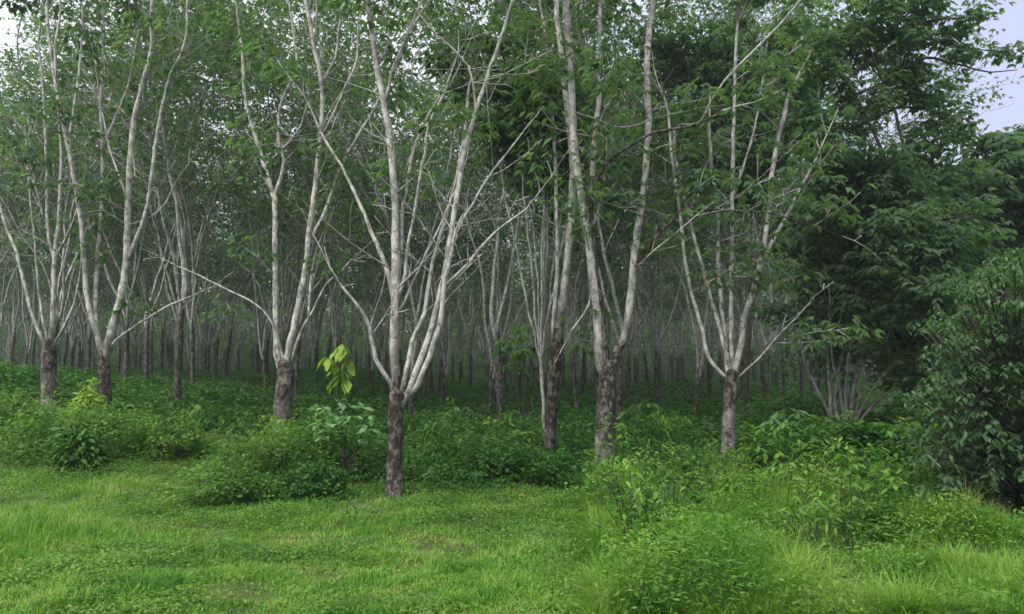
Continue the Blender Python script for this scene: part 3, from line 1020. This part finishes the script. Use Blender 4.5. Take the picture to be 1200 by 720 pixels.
broad_tree("broadleaf_tree", "dense dark broadleaf tree behind the many-stemmed low tree", 1090, 15.6, 8,
    [(950, 330, -1.5, 1.1), (1000, 345, -2, 1.1), (1040, 300, -1.5, 1.3), (1000, 250, -1.5, 1.3), (1075, 350, -1, 1.2), (1090, 260, -.5, 1.3), (1060, 190, 0, 1.3), (1120, 300, 0, 1.2), (950, 250, -1, 1.1), (1060, 400, 1, 1.2), (1120, 400, 0, 1.1), (1100, 450, .5, 1.0), (925, 370, 1.5, 1.0), (960, 400, 2, 1.0), (1020, 420, 2, 1.2), (940, 300, 0, 1.1)],
    M_CROWN, 51, 4200, L=.17, W=.075)
broad_tree("broadleaf_tree", "tall tree at right whose thin leafy boughs reach across the open sky", 1100, 13.6, 10,
    [(940, 175, 0, .9), (915, 95, .3, .9), (955, 40, 0, .9), (995, 0, 0, .9), (1060, 185, .5, .8), (990, 195, 0, .9), (1095, 165, .3, .7), (960, 235, .3, .9), (1010, 225, 0, .9), (1075, 290, -1.6, .9), (1090, 345, -1.8, .9), (1050, 250, -1, .8), (1110, 240, -.6, .8)],
    M_CROWN, 52, 3300, L=.13, W=.06,
    sprays=[[(985, 120, 0), (1030, 100, 0), (1065, 90, .2)], [(960, 60, 0), (1000, 30, 0), (1050, 20, .2), (1080, 10, .2)], [(1000, 90, 0), (1040, 50, 0), (1090, 25, -.2), (1150, 20, -.3)], [(1020, 110, 0), (1075, 70, 0), (1120, 75, .2), (1160, 85, .2), (1192, 82, .3)],
            [(1000, 150, 0), (1060, 125, .2), (1110, 135, .3), (1135, 140, .3)], [(1010, 40, 0), (1050, 5, 0), (1090, -30, .2), (1140, -50, .2)], [(1040, 30, 0), (1090, 45, 0), (1130, 55, .1), (1160, 60, .1)]])
broad_tree("broadleaf_tree", "rounded dark tree at the right edge above the drooping bush", 1190, 16.5, 6,
    [(1160, 300, 0, 1.4), (1195, 230, 0, 1.5), (1150, 220, .5, 1.2), (1230, 300, 0, 1.5), (1180, 360, -.5, 1.4), (1120, 330, .3, 1.2), (1215, 170, 0, 1.2), (1230, 420, 0, 1.4), (1160, 430, 0, 1.4), (1130, 240, .4, 1.1), (1260, 240, 0, 1.5), (1110, 180, .5, 1.1), (1165, 170, .5, 1.0), (1100, 400, -1, 1.1), (1140, 360, -1.5, 1.1), (1190, 160, .5, .9), (1215, 140, .5, .9), (1150, 190, 0, 1.0)],
    M_CROWN, 53, 4800, L=.19, W=.085)
broad_tree("broadleaf_tree", "slender leafy tree with bright foliage hanging before the thick mottled tree", 640, 13.2, 8,
    [(590, 140, 0, .8), (630, 100, 0, .9), (590, 60, .3, .9), (640, 60, 0, 1.0), (620, 180, 0, .7), (690, 40, .6, 1.0), (560, 20, 0, 1.0), (720, 110, .6, .9), (640, 10, 0, 1.0)],
    M_CROWN, 54, 650, L=.16, W=.065, tr=.03, bark=M_BARK_FAR)

broad_tree("broadleaf_tree", "tall dim green tree whose crown fills the gap above the candelabra tree", 870, 19.5, 11,
    [(800, 60, 0, 1.6), (850, 110, 0, 1.6), (900, 60, .5, 1.6), (860, 10, 0, 1.7), (930, 130, 0, 1.5), (820, 150, .5, 1.3), (780, 10, .5, 1.5), (920, 0, 0, 1.5), (890, 180, 0, 1.3)],
    M_CROWN, 55, 3600, L=.16, W=.07, tr=.06)

# ------------------------------------------------------------------ forest-floor cover (nobody could count it)
g = np.random.default_rng(61)
n = 95000
yy = 10.2 + (62 - 10.2) * g.random(n) ** 1.7
xx = g.uniform(-0.85, 0.98, n) * yy
keep = ~((yy < 15.5) & (xx < -3.0)) & ~((yy < 11.5) & (xx < 0))
xx, yy = xx[keep], yy[keep]
hh = 0.10 + 0.9 * np.clip(noise(xx, yy, 2.6) - .5, 0, 1) + 0.5 * noise(xx, yy, 1.6) * noise(xx, yy, 0.5) + 0.1 * g.random(len(xx))
kk = 7
c = np.repeat(np.stack([xx, yy, ground(xx, yy)], 1), kk, 0)
m = len(c)
c[:, :2] += g.normal(0, .12, (m, 2)) * (1 + c[:, 1:2] / 40)
c[:, 2] += np.repeat(hh, kk) * g.random(m) ** .6
a = g.uniform(0, 6.28, m)
ax = np.stack([np.cos(a), np.sin(a), g.normal(-.1, .35, m)], 1)
side = np.stack([-np.sin(a), np.cos(a), g.normal(0, .4, m)], 1)
s = g.uniform(.6, 1.3, m) * (0.08 + c[:, 1] * 0.0018)
v, q = leaf_quads(c, ax, side, s, s * .6)
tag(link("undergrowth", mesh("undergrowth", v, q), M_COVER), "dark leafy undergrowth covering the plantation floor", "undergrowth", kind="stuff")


# ------------------------------------------------------------------ grass
def blades(xx, yy, h, wd, g, lean=.55):
    n = len(xx)
    b = np.stack([xx, yy, ground(xx, yy) - .01], 1)
    a = g.uniform(0, 6.28, n)
    d = np.stack([np.cos(a), np.sin(a), np.zeros(n)], 1)
    sd = np.stack([-np.sin(a + g.normal(0, .4, n)), np.cos(a), np.zeros(n)], 1)
    l1 = lean * g.uniform(.1, .8, n)[:, None]
    up = np.array([0, 0, 1.0])
    hm = h[:, None]
    w_ = (wd * g.uniform(.7, 1.3, n))[:, None]
    p1 = b + (up + d * l1) * hm * .55
    p2 = p1 + unit(up * (1 - l1 * 1.5) + d * (l1 * 3)) * hm * .5
    v = np.stack([b - sd * w_ * .5, b + sd * w_ * .5, p1 + sd * w_ * .45, p1 - sd * w_ * .45, p2 + sd * w_ * .08, p2 - sd * w_ * .08], 1).reshape(-1, 3)
    i = np.arange(n)[:, None] * 6
    q = np.concatenate([i + np.array([[0, 1, 2, 3]]), i + np.array([[3, 2, 4, 5]])], 1).reshape(-1, 4)
    return v, q


g = np.random.default_rng(71)
n = 330000
yy = 4.2 + (15.5 - 4.2) * g.random(n) ** 1.5
xx = g.uniform(-0.74, 0.74, n) * yy
pxx = 600 + F * xx / yy
far_lim = np.interp(pxx, [0, 150, 400, 700, 760], [15.5, 14, 11, 10.5, 9.5])
dens = noise(xx, yy, .33) * .7 + noise(xx, yy, .12) * .5
ok = (yy < far_lim + g.normal(0, .5, n)) & (pxx < 740 + g.normal(0, 40, n)) & (g.random(n) < dens * 1.5)
xx, yy, dens = xx[ok], yy[ok], dens[ok]
hf = .022 + .14 * dens ** 1.6 * (.35 + noise(xx, yy, 1.1)) * g.uniform(.3, 1.1, len(xx))
tuft = np.exp(-(((xx + 4.5) / 1.0) ** 2 + ((yy - 7.3) / .7) ** 2))
hf += .26 * tuft * g.random(len(xx))
v, q = blades(xx, yy, hf, np.full(len(xx), .0085), g, .85)
tag(link("grass", mesh("grass", v, q), M_GRASS), "short bright green grass of the clearing", "grass", kind="stuff")

gl = np.random.default_rng(78)
n = 900
yy = 4.3 + 11 * gl.random(n) ** 1.3
xx = gl.uniform(-.7, .55, n) * yy
c = np.stack([xx, yy, ground(xx, yy) + .01 + .06 * gl.random(n)], 1)
a = gl.uniform(0, 6.28, n)
ax = np.stack([np.cos(a), np.sin(a), gl.normal(0, .3, n)], 1)
v, q = leaf_quads(c, ax, np.stack([-np.sin(a), np.cos(a), gl.normal(0, .4, n)], 1), gl.uniform(.03, .065, n), gl.uniform(.012, .026, n))
tag(link("leaf_litter", mesh("leaf_litter", v, q), M_LITTER), "fallen tan rubber leaves lying in the grass", "leaf litter", kind="stuff")

# small creeping leaves between the blades and, taller, all through the weeds at right
def creepers(n, ylo, yhi, pw, xr, hmax, size, g, patch, per=6, slim=.5):
    yy = ylo + (yhi - ylo) * g.random(n) ** pw
    xx = g.uniform(*xr, n) / F * yy
    pat = noise(xx + 7, yy, patch)
    ok = (g.random(n) < np.clip(pat * 2.2 - .5, .03, 1)) & ~((xx / yy > .48) & (yy > 7))
    xx, yy, pat = xx[ok], yy[ok], pat[ok]
    c = np.repeat(np.stack([xx, yy, ground(xx, yy)], 1), per, 0)
    m = len(c)
    hh = np.repeat(hmax * (.25 + pat * noise(xx, yy, .35) * 1.6), per)
    c[:, :2] += g.normal(0, size * 1.3, (m, 2))
    c[:, 2] += hh * g.random(m) ** .7
    a = g.uniform(0, 6.28, m)
    ax = np.stack([np.cos(a), np.sin(a), g.normal(.05, .45, m)], 1)
    side = np.stack([-np.sin(a), np.cos(a), g.normal(0, .45, m)], 1)
    sz = size * g.uniform(.6, 1.4, m)
    return leaf_quads(c, ax, side, sz, sz * slim)


g = np.random.default_rng(73)
v, q = creepers(42000, 4.3, 13, 1.5, (-640, 180), .12, .032, g, .8)
tag(link("creeping_weeds", mesh("creeping_weeds", v, q), M_BUSH), "small creeping leaves mixed into the clearing grass", "weeds", kind="stuff")
g = np.random.default_rng(74)
v, q = creepers(26000, 4.6, 12.5, 1.3, (110, 860), .42, .042, g, .6, 6, .36)
tag(link("rank_weeds", mesh("rank_weeds", v, q), M_WEED), "tangled knee-high weeds over the right foreground", "weeds", kind="stuff")

g = np.random.default_rng(72)
n = 240000
yy = 4.6 + (11.5 - 4.6) * g.random(n) ** 1.3
xx = (g.uniform(90, 860, n)) / F * yy
dens = noise(xx, yy, .7)
ok = g.random(n) < np.clip(dens * 2.4 - .55 + .8 * np.exp(-(((xx - 1.3) / .6) ** 2 + ((yy - 8.0) / .8) ** 2)), .10, 1)
xx, yy, dens = xx[ok], yy[ok], dens[ok]
hill = np.exp(-(((xx - 1.3) / .6) ** 2 + ((yy - 8.0) / .8) ** 2))
hf = .05 + .32 * hill * g.random(len(xx)) + .42 * dens * noise(xx, yy, .3) * g.uniform(.4, 1.3, len(xx)) + .22 * dens * g.random(len(xx)) ** 3
v, q = blades(xx, yy, hf, np.full(len(xx), .0075), g, .9)
tag(link("tall_grass", mesh("tall_grass", v, q), M_TALL), "rank tall grass among the weeds at right", "grass", kind="stuff")

# ------------------------------------------------------------------ damp morning haze under and over the trees
hz = bpy.data.meshes.new("haze")
x0, x1, y0, y1, z0, z1 = -132, 132, -9, 162, -2, 21
hv = [(x0, y0, z0), (x1, y0, z0), (x1, y1, z0), (x0, y1, z0), (x0, y0, z1), (x1, y0, z1), (x1, y1, z1), (x0, y1, z1)]
hz.from_pydata(hv, [], [(0, 3, 2, 1), (4, 5, 6, 7), (0, 1, 5, 4), (1, 2, 6, 5), (2, 3, 7, 6), (3, 0, 4, 7)])
hm, t_, o_ = mat_base("haze")
pv = t_.nodes.new("ShaderNodeVolumePrincipled")
pv.inputs["Color"].default_value = (0.78, 0.95, 0.92, 1)
pv.inputs["Density"].default_value = 0.0009
pv.inputs["Anisotropy"].default_value = 0.2
t_.links.new(pv.outputs[0], o_.inputs["Volume"])
tag(link("haze", hz, hm), "thin damp haze hanging through the plantation", "haze", kind="stuff")
